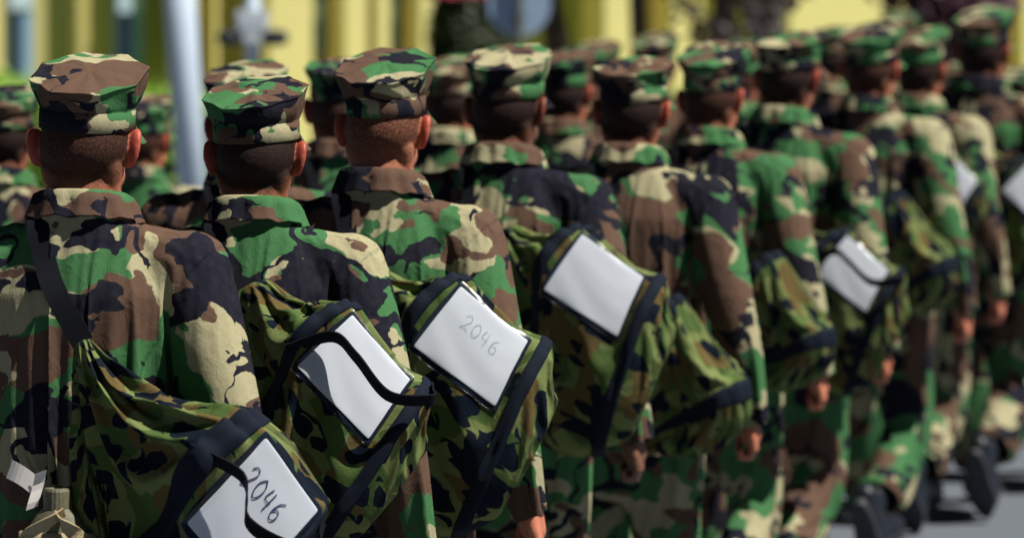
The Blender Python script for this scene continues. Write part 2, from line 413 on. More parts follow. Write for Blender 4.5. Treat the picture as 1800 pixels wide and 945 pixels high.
def ear(mb, sx):
    c = Vector((sx * .083, -.002, 1.666)); R = Matrix.Rotation(sx * R_(30), 3, 'Z') @ Matrix.Rotation(sx * R_(10), 3, 'Y')
    P = []; n = 14
    for i in range(n + 1):                                 # helix rim from the front, over the top, down to the lobe
        a = R_(5 + 262 * i / n); P.append(c + R @ Vector((sx * .004, .018 * math.cos(a) - .001, .033 * math.sin(a))))
    rr = [.0042 + .0022 * math.sin(PI * i / n) + (.003 if i in (0, 1) else 0) for i in range(n + 1)]
    mb.add(*loft(P, rr, 10, side=R @ Vector((1, 0, 0))))
    mb.add(*ball(c + R @ Vector((-sx * .003, .001, 0)), (.0055, .019, .033), R))
    mb.add(*ball(c + R @ Vector((-sx * .002, .004, -.029)), (.0062, .010, .010), R))
    mb.add(*ball((sx * .073, .006, 1.662), (.012, .016, .026)))

HS = -.024                                                # how far the head sits down between the shoulders
def make_body():
    mb = MB()
    mb.add(*ball((0, .012, 1.692), (.0765, .098, .092), nu=24, nv=16))
    mb.add(*ball((0, -.012, 1.672), (.0745, .078, .074), nu=24, nv=16))
    mb.add(*loft([(0, -.005, 1.62), (0, .022, 1.62), (0, .07, 1.612), (0, .098, 1.60)], [(.062, .05), (.066, .055), (.056, .047), (.034, .032)], 20))
    mb.add(*ball((0, .06, 1.655), (.060, .048, .062))); mb.add(*ball((0, .098, 1.582), (.022, .018, .018)))
    mb.add(*loft([(0, .108, 1.69), (0, .122, 1.665), (0, .132, 1.648)], [.009, .011, .015], 10)); mb.add(*ball((0, .117, 1.643), (.018, .013, .009)))
    mb.add(*ball((0, .108, 1.618), (.024, .011, .006))); mb.add(*ball((0, .107, 1.607), (.021, .011, .006)))
    for sx in (1, -1):
        mb.add(*ball((sx * .031, .098, 1.688), (.017, .012, .010))); mb.add(*ball((sx * .030, .103, 1.703), (.022, .009, .006)))
        mb.add(*ball((sx * .045, .075, 1.65), (.022, .028, .026)))
        mb.add(*loft([(sx * .05, -.03, 1.63), (sx * .045, -.01, 1.55), (sx * .03, .02, 1.47)], [.022, .018, .016], 12))
        ear(mb, sx)
    head = [(x, y, z + HS * min(1, max(0, (z - 1.5) / .08))) for x, y, z in mb.v]; hf = mb.f
    mb = figure(POSE); mb.add(head, hf)
    for k, sx in (('Rarm', 1), ('Larm', -1)):
        W = Vector(POSE[k][2]); d = limbdir(POSE[k][2], POSE[k][3]); m = Vector((-sx, -.25, 0)); m = (m - d * m.dot(d)).normalized(); f = d.cross(m)
        if f.y < 0: f = -f
        add_hand(mb, W, d, m, f)
    for k in ('Rleg', 'Lleg'): mb.add(*ball(POSE[k][2], (.04, .05, .045)))
    m = remesh(mb, .0042, 2, 'body', .5); V = co(m); smooth(m)
    d = np.hypot(V[:, 0], 0); e = np.clip((np.abs(V[:, 0]) - .0765) / .008, 0, 1) * (V[:, 2] > 1.6 + HS)
    vattr(m, 'ear', e, 'FLOAT'); return m

def make_hair(body, cut_z=1.74):
    """close cropped hair, a thin shell over the scalp that thins out towards nape and ears"""
    V = co(body); x, y, z = V.T; z = z - HS
    lowline = np.where(y < -.02, 1.575 + np.clip(np.abs(x) - .035, 0, 1) * .75, 1.62 + np.clip(y + .02, 0, 1) * .5)
    lowline = np.where(y > .03, 1.66 + (y - .03) * 1.0, lowline)
    den = np.clip((z - lowline) / .075, 0, 1)
    den *= 1 - np.clip((np.abs(x) - .0765) / .004, 0, 1) * (z < 1.71)
    den *= (z > 1.56) * (y < .085)
    bm = bmesh.new(); bm.from_mesh(body); bm.verts.ensure_lookup_table(); bm.normal_update()
    for v in bm.verts: v.co += v.normal * (.0008 + .0022 * den[v.index])
    lay = bm.verts.layers.float.new('hair')
    for v in bm.verts: v[lay] = float(den[v.index])
    bmesh.ops.delete(bm, geom=[v for v in bm.verts if den[v.index] <= .0], context='VERTS')
    m = bpy.data.meshes.new('hair'); bm.to_mesh(m); bm.free()
    if 'ear' in m.attributes: m.attributes.remove(m.attributes['ear'])
    smooth(m); return m

# ------------------------------------------------------------------ headgear and clothing parts
def octr(th, k):
    """radius factor of a regular octagon with slightly sunk sides"""
    a = (th + PI / 8) % (PI / 4) - PI / 8
    return 1 / math.cos(a) * (1 - .0) * (1 - k * math.cos(a * 4) ** 2 * .5)
def make_cap(seed, squash=0.):
    rnd = random.Random(seed); n = 112; V = []; F = []; rest = []
    ph = [rnd.uniform(0, 6.28) for _ in range(8)]; cr = [rnd.uniform(.97, 1.035) for _ in range(8)]
    def wob(th, a): return a * (math.sin(3 * th + ph[0]) * .5 + math.sin(7 * th + ph[1]) * .35 + math.sin(12 * th + ph[2]) * .3)
    rows = []
    # (height fraction, octagon weight, rx, ry, kind)
    prof = [(-.03, 0, .0805, .1015), (0, 0, .0825, .1035), (.02, 0, .0835, .1045), (.5, 0, .0835, .1045), (.97, 0, .0838, .1048), (1.0, 0, .0822, .1032)]
    bandh = .036; z0 = 1.703
    def topz(y): return 1.768 + (y + .11) / .23 * (.070 - squash * .03)
    for t, w, rx, ry in prof:
        rows.append([(rx * math.cos(a), .010 + ry * math.sin(a), z0 + bandh * t + .006 * math.sin(a)) for a in [2 * PI * j / n for j in range(n)]])
    base = rows[-1]; K = 12
    for k in range(1, K + 1):
        u = k / K; row = []
        for j in range(n):
            a = 2 * PI * j / n; c = cr[int((a + PI / 8) / (PI / 4)) % 8] * (1 + .012 * math.sin(a * 4 + ph[3]))
            e = u ** .8; o = (1 - e) + e * octr(a, .03) * .975
            rx = (.082 + (.0975 - .082) * e) * o; ry = (.103 + (.122 - .103) * e) * o
            bulge = .004 * math.sin(PI * u) * (1 - squash)
            cre = wob(a, .0032) * math.sin(PI * u) + (.0055 + .003 * squash) * math.sin(PI * u) * -abs(math.sin(a * 4 + ph[4] + 2 * u)) * (.5 + .5 * math.sin(a + ph[5]))
            x = (rx + bulge + cre) * math.cos(a); y = .010 + (ry + bulge + cre) * math.sin(a)
            zt = topz((.12 * o) * math.sin(a)) + wob(a, .0022); zb = base[j][2]
            row.append((x, y, zb + (zt - zb) * u))
        rows.append(row)
    edge = rows[-1]
    rows.append([(x * 1.018, .01 + (y - .01) * 1.018, z + .0012) for x, y, z in edge])            # stitched rim
    rows.append([(x * 1.016, .01 + (y - .01) * 1.016, z + .0034) for x, y, z in edge])
    rows.append([(x * .985, .01 + (y - .01) * .985, z + .0030) for x, y, z in edge])
    for k in range(1, 11):
        f = 1 - k / 11 * .985; row = []
        for j in range(n):
            x, y, z = edge[j]; a = 2 * PI * j / n; q = 1 - f
            rad = .0018 * math.sin(a * 4 + ph[6]) * math.sin(PI * f) + wob(a, .0035) * f * math.sin(PI * f)
            zz = z * f + topz(0) * q + .010 * (1 - f * f) + rad + squash * .007 * math.sin(5 * a + ph[7]) * math.sin(PI * f)
            row.append((x * f, .01 + (y - .01) * f, zz))
        rows.append(row)
    for r in rows: V += r
    for i in range(len(rows) - 1):
        for j in range(n): k = (j + 1) % n; F.append((i * n + j, i * n + k, (i + 1) * n + k, (i + 1) * n + j))
    F.append(tuple((len(rows) - 1) * n + j for j in range(n)))
    V = [(x, y, z + HS) for x, y, z in V]
    m = bpy.data.meshes.new('utility_cap'); m.from_pydata(V, [], F); vattr(m, 'rest', V); smooth(m)
    # brim
    bv = []; bf = []; nb = 24; nr = 7
    for s_ in (0, 1):
        for i in range(nr):
            u = i / (nr - 1)
            for j in range(nb + 1):
                a = R_(22 + 136 * j / nb); L = .062 * math.sin((a - R_(22)) / R_(136) * PI) ** .55
                x = (.084 + L * u * .55) * math.cos(a) * (1 + .10 * u); y = .010 + (.104 + L * u) * math.sin(a)
                z = 1.712 + HS - u * .018 - .022 * u * abs(math.cos(a)) + .0015 + (.003 * s_)
                bv.append((x, y, z))
    q = nr * (nb + 1)
    for s_ in (0, 1):
        for i in range(nr - 1):
            for j in range(nb):
                a, b, c, d = i * (nb + 1) + j, i * (nb + 1) + j + 1, (i + 1) * (nb + 1) + j + 1, (i + 1) * (nb + 1) + j
                f = (a, b, c, d) if s_ == 0 else (d, c, b, a); bf.append(tuple(k + s_ * q for k in f))
    ring = [j for j in range(nb + 1)] + [i * (nb + 1) + nb for i in range(1, nr)] + [(nr - 1) * (nb + 1) + j for j in range(nb - 1, -1, -1)] + [i * (nb + 1) for i in range(nr - 2, 0, -1)]
    for a, b in zip(ring, ring[1:] + ring[:1]): bf.append((b, a, a + q, b + q))
    bm_ = bpy.data.meshes.new('brim'); bm_.from_pydata(bv, [], bf); vattr(bm_, 'rest', bv); smooth(bm_)
    return m, bm_

def make_collar():
    """turned-down collar round the neck, open in front"""
    n = 60; V = []; F = []
    prof = [(.070, 1.500), (.068, 1.530), (.069, 1.555), (.073, 1.563), (.078, 1.560), (.081, 1.546), (.086, 1.530), (.091, 1.516), (.0922, 1.5135), (.089, 1.5125), (.084, 1.520), (.079, 1.532)]
    k = len(prof)
    for i in range(n + 1):
        a = R_(-90 - 150 + 300 * i / n); fr = abs(a + PI / 2) / R_(150)        # 0 at the nape, 1 in front
        wob = .003 * math.sin(9 * a) + .002 * math.sin(17 * a + 1)
        for j, (r, z) in enumerate(prof):
            o = 4 <= j <= 10; spread = 1 + (.12 * fr if o else 0); rr = r * spread + (wob if 5 <= j <= 10 else 0)
            V.append((rr * 1.07 * math.cos(a), -.022 + fr * fr * .018 + rr * math.sin(a), z - .034 * fr * fr - (.022 * fr ** 3 if o else 0) + .008 + (wob * .8 if 5 <= j <= 10 else 0)))
    for i in range(n):
        for j in range(k):
            l = (j + 1) % k; F.append((i * k + j, (i + 1) * k + j, (i + 1) * k + l, i * k + l))
    F.append(tuple(range(k))); F.append(tuple(reversed([n * k + j for j in range(k)])))
    m = bpy.data.meshes.new('collar'); m.from_pydata(V, [], F); vattr(m, 'rest', np.array(V) + (2.3, 0, 1)); smooth(m); return m

def make_boot():
    mb = MB()
    mb.add(*loft([(0, -.005, -.03), (0, -.010, .03), (0, -.010, .07)], [(.043, .050), (.042, .047), (.043, .046)], 20))
    mb.add(*loft([(0, -.065, -.055), (0, -.03, -.055), (0, .05, -.06), (0, .11, -.075), (0, .165, -.082)], [(.033, .035), (.038, .05), (.040, .052), (.047, .036), (.036, .026)], 20, pw=2.5))
    b = remesh(mb, .008, 3, 'boot'); smooth(b)
    V = []; F = []; n = 40
    out = []
    for i in range(n):
        a = 2 * PI * i / n; y = .06 + .145 * math.sin(a); w = .036 + .013 * math.exp(-((y - .125) / .05) ** 2)
        out.append((w * math.copysign(abs(math.cos(a)) ** .7, math.cos(a)), y))
    for z in (-.10, -.108, -.128):
        V += [(x * (1.03 if z != -.10 else .98), y, z + (.010 if (y < .0) == 0 and z < -.12 and y < .05 else 0)) for x, y in out]
    for i in range(2):
        for j in range(n): k = (j + 1) % n; F.append((i * n + j, (i + 1) * n + j, (i + 1) * n + k, i * n + k))
    F.append(tuple(range(n))); F.append(tuple(reversed([2 * n + j for j in range(n)])))
    s_ = bpy.data.meshes.new('sole'); s_.from_pydata(V, [], F); bm = bmesh.new(); bm.from_mesh(s_); bmesh.ops.recalc_face_normals(bm, faces=bm.faces); bm.to_mesh(s_); bm.free()
    return b, s_
# ------------------------------------------------------------------ duffel bags
def bezier(P, t):
    """smooth curve through points (Catmull-Rom), t in 0..1"""
    P = [Vector(p) for p in P]; n = len(P) - 1; s_ = min(max(t, 0), .99999) * n; i = int(s_); f = s_ - i
    a = P[max(i - 1, 0)]; b = P[i]; c = P[i + 1]; d = P[min(i + 2, n)]
    return .5 * ((2 * b) + (c - a) * f + (2 * a - 5 * b + 4 * c - d) * f * f + (3 * b - a - 3 * c + d) * f ** 3)
NT, NU = 84, 96
def make_bag(axis, up, half, depth, pleat, seed, body, band=((.385, .435), (.81, .86)), win=(.455, .79, 10, 84), sag=.25, sim=True, frames=18, flat=1., press=.6, tri=0.):
    """returns the meshes of one bag hung on the figure: a grid (t along, u round) so that bands and card pocket follow its folds"""
    rnd = random.Random(seed); up = Vector(up).normalized(); V = np.zeros((NT + 1, NU, 3)); ph = [rnd.uniform(0, 6.28) for _ in range(9)]
    rest = np.zeros((NT + 1, NU, 3)); L = sum((bezier(axis, (i + 1) / 40) - bezier(axis, i / 40)).length for i in range(40))
    for i in range(NT + 1):
        t = i / NT; c = bezier(axis, t); T = (bezier(axis, min(t + .02, 1)) - bezier(axis, max(t - .02, 0))).normalized()
        v = (up - T * up.dot(T)).normalized(); nn = T.cross(v)
        if nn.y > 0: nn = -nn
        a = np.interp(t, [q[0] for q in half], [q[1] for q in half]); b = np.interp(t, [q[0] for q in depth], [q[1] for q in depth])
        for j in range(NU):
            th = 2 * PI * j / NU; cs, sn = math.cos(th), math.sin(th)
            pl = pleat * (1 - t) ** 1.1 * (abs(math.sin(th * 6.5 + ph[0] + .8 * math.sin(2 * th + ph[1]))) ** .7 - .5) * min(1, t * 6 + .15)
            k = 1 + pl
            lo = (1 + sag * max(0, -cs) * math.sin(PI * min(1, t * 1.05)))        # the load hangs low
            p = c + v * (a * k * lo * math.copysign(abs(cs) ** .85, cs)) + nn * (b * k * math.copysign(abs(sn) ** .9, sn) * (1 if sn > 0 else flat))
            w = Vector((p.x * 9, p.y * 9, p.z * 9 + seed * 3))
            p += nn * (.012 * mnoise.noise(w) * math.sin(PI * t))
            V[i, j] = p; rest[i, j] = (t * L, (j / NU) * 1.15 if j <= NU // 2 else (1 - j / NU) * 1.15 + 0, .3 * (j > NU // 2))
    h = NU // 2; D = np.linalg.norm(np.roll(V, -1, 1) - V, axis=2); up_ = np.concatenate([np.zeros((NT + 1, 1)), np.cumsum(D[:, :h], 1)], 1)
    dn = np.concatenate([np.zeros((NT + 1, 1)), np.cumsum(D[:, ::-1][:, :h], 1)], 1); big = round(.6 * NT)
    for j in range(NU):
        a = up_[:, j] if j <= h else dn[:, NU - j]; rest[:, j, 1] = .6 * a + .4 * a[big]
    F = [(i * NU + j, i * NU + (j + 1) % NU, (i + 1) * NU + (j + 1) % NU, (i + 1) * NU + j) for i in range(NT) for j in range(NU)]
    F.append(tuple(reversed(range(NU)))); F.append(tuple(NT * NU + j for j in range(NU)))
    m = bpy.data.meshes.new('canvas'); m.from_pydata([tuple(p) for p in V.reshape(-1, 3)], [], F)
    bm = bmesh.new(); bm.from_mesh(m); bmesh.ops.recalc_face_normals(bm, faces=bm.faces)
    if bm.calc_volume(signed=True) < 0: bmesh.ops.reverse_faces(bm, faces=bm.faces)
    bm.to_mesh(m); bm.free()
    P = V.reshape(-1, 3)
    if sim:
        ti = np.repeat(np.arange(NT + 1) / NT, NU); th = np.tile(2 * PI * np.arange(NU) / NU, NT + 1)
        pin = np.clip(1 - ti / .05, 0, 1)
        for b0, b1 in band: pin = np.maximum(pin, ((ti >= b0) & (ti <= b1)) * np.clip((np.cos(th) - .1) * 1.5, 0, 1) * .9)
        P = simulate(m, body, body, pin, frames, 3, quality=5, shrink=-.045, bend=.8, tension=18, mass=.25, dist=.006, press=press)
    P = P.reshape(NT + 1, NU, 3)
    if win:                                                    # the card keeps its pocket fairly flat
        i0, i1 = round(win[0] * NT), round(win[1] * NT); j0, j1 = round(win[2] / 360 * NU), round(win[3] / 360 * NU)
        c00, c10, c01, c11 = P[i0, j0].copy(), P[i1, j0].copy(), P[i0, j1].copy(), P[i1, j1].copy(); nn = np.cross(c10 - c00, c01 - c00); nn /= np.linalg.norm(nn)
        if nn[1] > 0: nn = -nn
        mid = P[(i0 + i1) // 2, (j0 + j1) // 2]; pm = (c00 + c10 + c01 + c11) / 4; bul = max(.004, float((mid - pm) @ nn) * .35)
        for i in range(i0 - 3, i1 + 4):
            for j in range(j0 - 2, j1 + 3):
                u = min(max((i - i0) / (i1 - i0), 0), 1); v = min(max((j - j0) / (j1 - j0), 0), 1)
                q = c00 * (1 - u) * (1 - v) + c10 * u * (1 - v) + c01 * (1 - u) * v + c11 * u * v + nn * bul * 4 * (u * (1 - u) + v * (1 - v)) * .5
                if i0 <= i <= i1 and j0 <= j <= j1: P[i, j] = P[i, j] * .06 + q * .94
        for _ in range(4):
            Q = P.copy(); s_ = (slice(i0 - 4, i1 + 5), slice(max(j0 - 3, 0), j1 + 4))
            av = (np.roll(Q, 1, 0) + np.roll(Q, -1, 0) + np.roll(Q, 1, 1) + np.roll(Q, -1, 1)) / 4; P[s_] = Q[s_] * .5 + av[s_] * .5
    m2 = bpy.data.meshes.new('canvas'); m2.from_pydata([tuple(p) for p in P.reshape(-1, 3)], [], [tuple(p.vertices) for p in m.polygons])
    vattr(m2, 'rest', rest.reshape(-1, 3)); smooth(m2)
    nrm = np.empty(len(m2.vertices) * 3, np.float32); m2.vertex_normals.foreach_get('vector', nrm); nrm = nrm.reshape(NT + 1, NU, 3)
    def patch(name, i0, i1, js, off, th=.0022, keep=None):
        """a strip of the bag's own surface, lifted and given thickness"""
        V = []; F = []; w = len(js); h = i1 - i0 + 1
        for o in (off, off - th):
            for i in range(i0, i1 + 1):
                for j in js: V.append(P[i, j % NU] + nrm[i, j % NU] * o)
        loop = len(js) == NU; q = w * h
        for i in range(h - 1):
            for j in range(w if loop else w - 1):
                k = (j + 1) % w; a = (i * w + j, i * w + k, (i + 1) * w + k, (i + 1) * w + j)
                F.append(a); F.append(tuple(reversed([x + q for x in a])))
        for j in range(w if loop else w - 1):
            k = (j + 1) % w; F.append((j, j + q, k + q, k)); e = (h - 1) * w; F.append((e + k, e + k + q, e + j + q, e + j))
        if not loop:
            for i in range(h - 1): F.append((i * w, (i + 1) * w, (i + 1) * w + q, i * w + q)); e = w - 1; F.append(((i + 1) * w + e, i * w + e, i * w + e + q, (i + 1) * w + e + q))
        mm = bpy.data.meshes.new(name); mm.from_pydata([tuple(v) for v in V], [], F)
        bm = bmesh.new(); bm.from_mesh(mm); bmesh.ops.recalc_face_normals(bm, faces=bm.faces); bm.to_mesh(mm); bm.free(); smooth(mm)
        return catmull(mm, 1, name)
    out = {'canvas': catmull(m2, 1, 'canvas'), 'bands': [], 'P': P, 'N': nrm, 'win': win}
    for b0, b1 in band: out['bands'].append(patch('webbing_band', round(b0 * NT), round(b1 * NT), list(range(NU)), .0032, .004))
    if win:
        out['frame'] = patch('card_pocket', i0, i1, list(range(j0, j1 + 1)), .0030, .002)
        out['card'] = patch('paper_card', i0 + 1, i1 - 1, list(range(j0 + 1, j1)), .0052, .001)
        out['film'] = patch('clear_cover', i0, i1, list(range(j0, j1 + 1)), .0085, .0008)
        out['ij'] = (i0 + 1, i1 - 1, j0 + 1, j1 - 1)
    return out

def on_card(bg, u, v, off=.0066):
    """point on the card: u along the bag, v down the card"""
    i0, i1, j0, j1 = bg['ij']; fi = i0 + (i1 - i0) * u; fj = j0 + (j1 - j0) * v; i, j = int(fi), int(fj); a, b = fi - i, fj - j; P = bg['P']; Nn = bg['N']
    def s(A): return (A[i, j] * (1 - a) * (1 - b) + A[i + 1, j] * a * (1 - b) + A[i, j + 1] * (1 - a) * b + A[i + 1, j + 1] * a * b)
    return Vector(s(P)) + Vector(s(Nn)) * off
GL = {'2': [[(0, .2), (.3, 0), (.7, .05), (.8, .3), (.4, .7), (0, 1), (.5, .9), (1, 1)]], '0': [[(.5, 0), (.1, .3), (.1, .7), (.5, 1), (.9, .7), (.9, .3), (.5, 0)]],
      '4': [[(.3, 0), (.1, .55), (.9, .6)], [(.75, .05), (.65, 1)]], '6': [[(.85, 0), (.35, .2), (.1, .65), (.35, 1), (.8, .9), (.85, .6), (.5, .48), (.15, .65)]]}
def handwriting(bg, text, u0, u1, v0, v1, wid, slant=0.):
    V = []; F = []
    for c, ch in enumerate(text):
        for st in GL[ch]:
            pts = []
            for k in range(len(st) * 4 - 3):
                q = bezier([(x, y, 0) for x, y in st], k / (len(st) * 4 - 4)) if len(st) > 2 else Vector((*st[0], 0)).lerp(Vector((*st[-1], 0)), k / (len(st) * 4 - 4))
                u = u0 + (u1 - u0) * (c + .1 + .75 * q.x) / len(text); v = v0 + (v1 - v0) * q.y + slant * (u - u0)
                pts.append(on_card(bg, min(max(u, .01), .99), min(max(v, .01), .99)))
            for i, p in enumerate(pts):
                d = (pts[min(i + 1, len(pts) - 1)] - pts[max(i - 1, 0)]).normalized(); s_ = d.cross(Vector((0, -1, .3))).normalized() * wid
                V += [p + s_, p - s_]
                if i: b = len(V); F.append((b - 4, b - 3, b - 1, b - 2))
    m = bpy.data.meshes.new('handwriting'); m.from_pydata([tuple(v) for v in V], [], F)
    return m

def ribbon(pts, wid, th=.0022, n=40, wdir=None, twist=None, name='strap'):
    """flat webbing along a curve; wdir gives the direction of its width"""
    V = []; F = []; C = [bezier(pts, i / n) for i in range(n + 1)]
    for i, p in enumerate(C):
        t = (C[min(i + 1, n)] - C[max(i - 1, 0)]).normalized(); w = Vector(wdir(i / n) if callable(wdir) else wdir)
        w = (w - t * w.dot(t)).normalized(); nn = t.cross(w) * th
        V += [p + w * wid / 2 + nn, p - w * wid / 2 + nn, p - w * wid / 2 - nn, p + w * wid / 2 - nn]
    for i in range(n):
        for j in range(4): k = (j + 1) % 4; F.append((i * 4 + j, i * 4 + k, i * 4 + 4 + k, i * 4 + 4 + j))
    F.append((3, 2, 1, 0)); F.append(tuple(n * 4 + k for k in range(4)))
    m = bpy.data.meshes.new(name); m.from_pydata([tuple(v) for v in V], [], F)
    bm = bmesh.new(); bm.from_mesh(m); bmesh.ops.recalc_face_normals(bm, faces=bm.faces); bm.to_mesh(m); bm.free(); return m
TURB = 6.
JV = .0105                                                  # cloth resolution of the jacket
# ------------------------------------------------------------------ setting
def asphalt(name, c1, c2, sc=60):
    n = N(name); tc = n.new('TexCoord').outputs['Object']; f = n.noise(tc, sc, 4, .7); g = n.noise(tc, .6, 3)
    n.ln(n.bump(f, .4, .004), n.b.inputs['Normal']); return n.set(Base_Color=n.mix(n.math('MULTIPLY', g, .5), n.mix(f, rgb(*c1), rgb(*c2)), rgb(*c2)), Roughness=.9)
def sheet(name, x0, x1, y0, y1, z, mat):
    m = bpy.data.meshes.new(name); m.from_pydata([(x0, y0, z), (x1, y0, z), (x1, y1, z), (x0, y1, z)], [], [(0, 1, 2, 3)])
    return key(put(name, m, mat), None, None, kind='structure')
def bxm(mb, x0, x1, y0, y1, z0, z1):
    V = [(x, y, z) for z in (z0, z1) for y in (y0, y1) for x in (x0, x1)]
    mb.add(V, [(0, 2, 3, 1), (4, 5, 7, 6), (0, 1, 5, 4), (2, 6, 7, 3), (0, 4, 6, 2), (1, 3, 7, 5)])
def bevelled(mb, name, w=.01, seg_=2):
    m = mb.mesh(name); bm = bmesh.new(); bm.from_mesh(m); bmesh.ops.bevel(bm, geom=bm.edges[:], offset=w, segments=seg_, affect='EDGES', clamp_overlap=True); bm.to_mesh(m); bm.free(); return m
sheet('ground', -400, 400, -60, 900, -.02, plain('dry_soil', (.16, .15, .09), .95, grain=.3, gs=.5))
sheet('road', -60, 80, -20, 30, 0, asphalt('asphalt', (.06, .075, .10), (.13, .15, .18)))
mb = MB(); bxm(mb, -60, 80, 30, 30.3, -.02, .13); key(put('kerb', bevelled(mb, 'kerb', .02), plain('kerb_concrete', (.35, .34, .31), .8, grain=.2)), None, None, kind='structure')
sheet('pavement', -60, 80, 30.3, 34, .12, plain('concrete', (.36, .35, .31), .85, grain=.15, gs=3))
sheet('lawn', -60, 80, 34, 55, .1, plain('lawn_green', (.10, .22, .03), .9, grain=.4, gs=6))

def leaves(name, n, fn, size, mat, seed=1):
    rnd = random.Random(seed); V = []; F = []
    for _ in range(n):
        c = Vector(fn(rnd)); u = Vector((rnd.gauss(0, 1), rnd.gauss(0, 1), rnd.gauss(0, 1))).normalized(); w = u.orthogonal().normalized(); l = size * rnd.uniform(.6, 1.3)
        b = len(V); V += [c - u * l, c + w * l * .45, c + u * l, c - w * l * .45]; F.append((b, b + 1, b + 2, b + 3))
    m = bpy.data.meshes.new(name); m.from_pydata([tuple(v) for v in V], [], F); return m
def leafmat(name, c):
    n = N(name); tc = n.new('TexCoord').outputs['Object']; f = n.noise(tc, 5, 3)
    n.set(Base_Color=n.mix(f, rgb(*[x * .6 for x in c]), rgb(*[x * 1.4 for x in c])), Roughness=.6); return n.m
# hedge in front of the wall, in two lengths
def hedge(x0, x1, y, h, d, mat, label, seed):
    t = key(empty('hedge', ((x0 + x1) / 2, y, .1)), label, 'hedge'); w = (x1 - x0) / 2
    def top(x): return h * (1 + .06 * math.sin(x * 2.1 + seed) + .05 * math.sin(x * 5.3))
    def fn(r):
        x = r.uniform(-w, w); f = r.random()
        hh = top(x)
        if f < .5: return (x, -d / 2 + r.gauss(0, .05), r.uniform(.02, hh))
        return (x, r.uniform(-d / 2, d / 2), hh + r.gauss(0, .05) - .1 * (abs(2 * (r.random() - .5))) ** 4)
    put('foliage', leaves('foliage', int(w * 2600), fn, .05, mat, seed), mat, t)
    mb = MB(); bxm(mb, -w + .05, w - .05, -d / 2 + .08, d / 2 - .08, 0, h * .86); put('branch_core', bevelled(mb, 'branch_core', .05), plain('hedge_wood_' + str(seed), (.03, .06, .012), .9, grain=.5, gs=8), t)
hm = leafmat('hedge_leaf', (.20, .36, .03))
def X(px, s): return (px - 900) / s
YW = 46.0; SW = F_PX / YW                                   # the building front
hedge(X(-120, 215), X(420, 215), F_PX / 215, .86, 1.1, hm, 'long bright green clipped hedge behind the pale pole at the left', 3)
hedge(X(1130, 215), X(1340, 215), F_PX / 215, .86, 1.0, hm, 'short green hedge seen between two caps right of the middle', 5)

# building: yellow front with projecting fins and tall narrow blue windows
bd = key(empty('building', (0, YW, 0), R_(20), 1), 'yellow building with vertical fins and narrow blue windows behind the column', 'building')
bd.scale = (1.064, 1, 1)
yel = plain('yellow_render', (.85, .72, .32), .85, grain=.06, gs=2); yel_shade = plain('shaded_yellow_panel', (.50, .43, .17), .9, grain=.12, gs=1.5)  # recess wall is the same yellow, its shade put into a darker colour
mb = MB(); bxm(mb, X(-3200, SW), X(4200, SW), .6, 6, -.02, 7.5); put('wall', mb.mesh('wall'), yel_shade, bd)
mb = MB(); bxm(mb, X(-3200, SW), X(4200, SW), -.5, 6.2, 7.5, 7.8); put('roof', bevelled(mb, 'roof', .03), plain('roof_edge', (.5, .5, .48), .7), bd)
for a, b in ((-3200, -2700), (-2300, -2000), (-1700, -1500), (-1200, -900), (-700, -520), (2300, 2600), (3000, 3400), (-330, -230), (-110, 38), (338, 362), (385, 395), (478, 556), (606, 650), (662, 688), (736, 792), (1060, 1120), (1180, 1215), (1395, 1800), (1830, 2050)):
    mb = MB(); bxm(mb, X(a, SW), X(b, SW), 0, .62, -.02, 7.5); put('fin', bevelled(mb, 'fin', .02), yel, bd)
for a, b in ((176, 190), (415, 425)):
    mb = MB(); bxm(mb, X(a, SW), X(b, SW), .38, .62, -.02, 7.5); put('rib', bevelled(mb, 'rib', .015), yel_shade, bd)
blu = plain('blue_window_frame', (.22, .36, .58), .4); gl = plain('dark_glass', (.01, .02, .045), .12); wh = plain('pale_blue_panel', (.5, .62, .8), .5)
for a, b, yb, yt in ((66, 106, 135, 18), (245, 290, 120, 24), (566, 597, 95, 40), (699, 724, 95, 42)):
    zb = HC - (yb - YH) / SW; zt = HC - (yt - YH) / SW
    w0, w1 = X(a, SW), X(b, SW); mid = w0 + (w1 - w0) * .5
    mb = MB(); bxm(mb, w0, w1, .40, .62, zb, zt + 2.2); wf = put('window', bevelled(mb, 'window', .01), blu, bd)
    mb = MB(); bxm(mb, w0 + .01, mid, .385, .399, zb + .03, zt); put('pane', mb.mesh('pane'), gl, wf)
    mb = MB(); bxm(mb, w0 + .01, w1 - .01, .38, .398, zt + .02, zt + .22); put('transom_panel', mb.mesh('transom_panel'), wh, wf)

# pale blue lamp post leaning a little
def post(name, px0, py0, px1, py1, s, r0, r1, mat, parent=None, n=24):
    a, b = at(px0, py0, s), at(px1, py1, s); d = (b - a); low = a + d * ((a.z) / (a.z - b.z)) if a.z > b.z else a
    mb = MB(); mb.add(*loft([low, low.lerp(a, .5), a], [(r0, r0), ((r0 + r1) / 2,) * 2, (r1, r1)], n, caps=False)); m = mb.mesh(name); smooth(m); return m, low
pm = plain('pale_blue_paint', (.55, .66, .8), .45, grain=.08, gs=8)
m, low = post('mast', 301, -260, 336, 310, 300, .082, .10, pm)
t = key(empty('lamp_post', (0, 0, 0)), 'thick pale blue lamp post leaning slightly, behind the first two soldiers', 'lamp post')
put('mast', m, pm, t)
mb = MB(); mb.add(*loft([low, low + Vector((0, 0, .02))], [(.19, .19), (.19, .19)], 24, caps=False)); mb.add(*loft([low + Vector((0, 0, .02)), low + Vector((0, 0, .22))], [(.13, .13), (.115, .115)], 24, caps=False)); put('base_plate', mb.mesh('base_plate'), pm, t)
top_ = at(301, -260, 300)
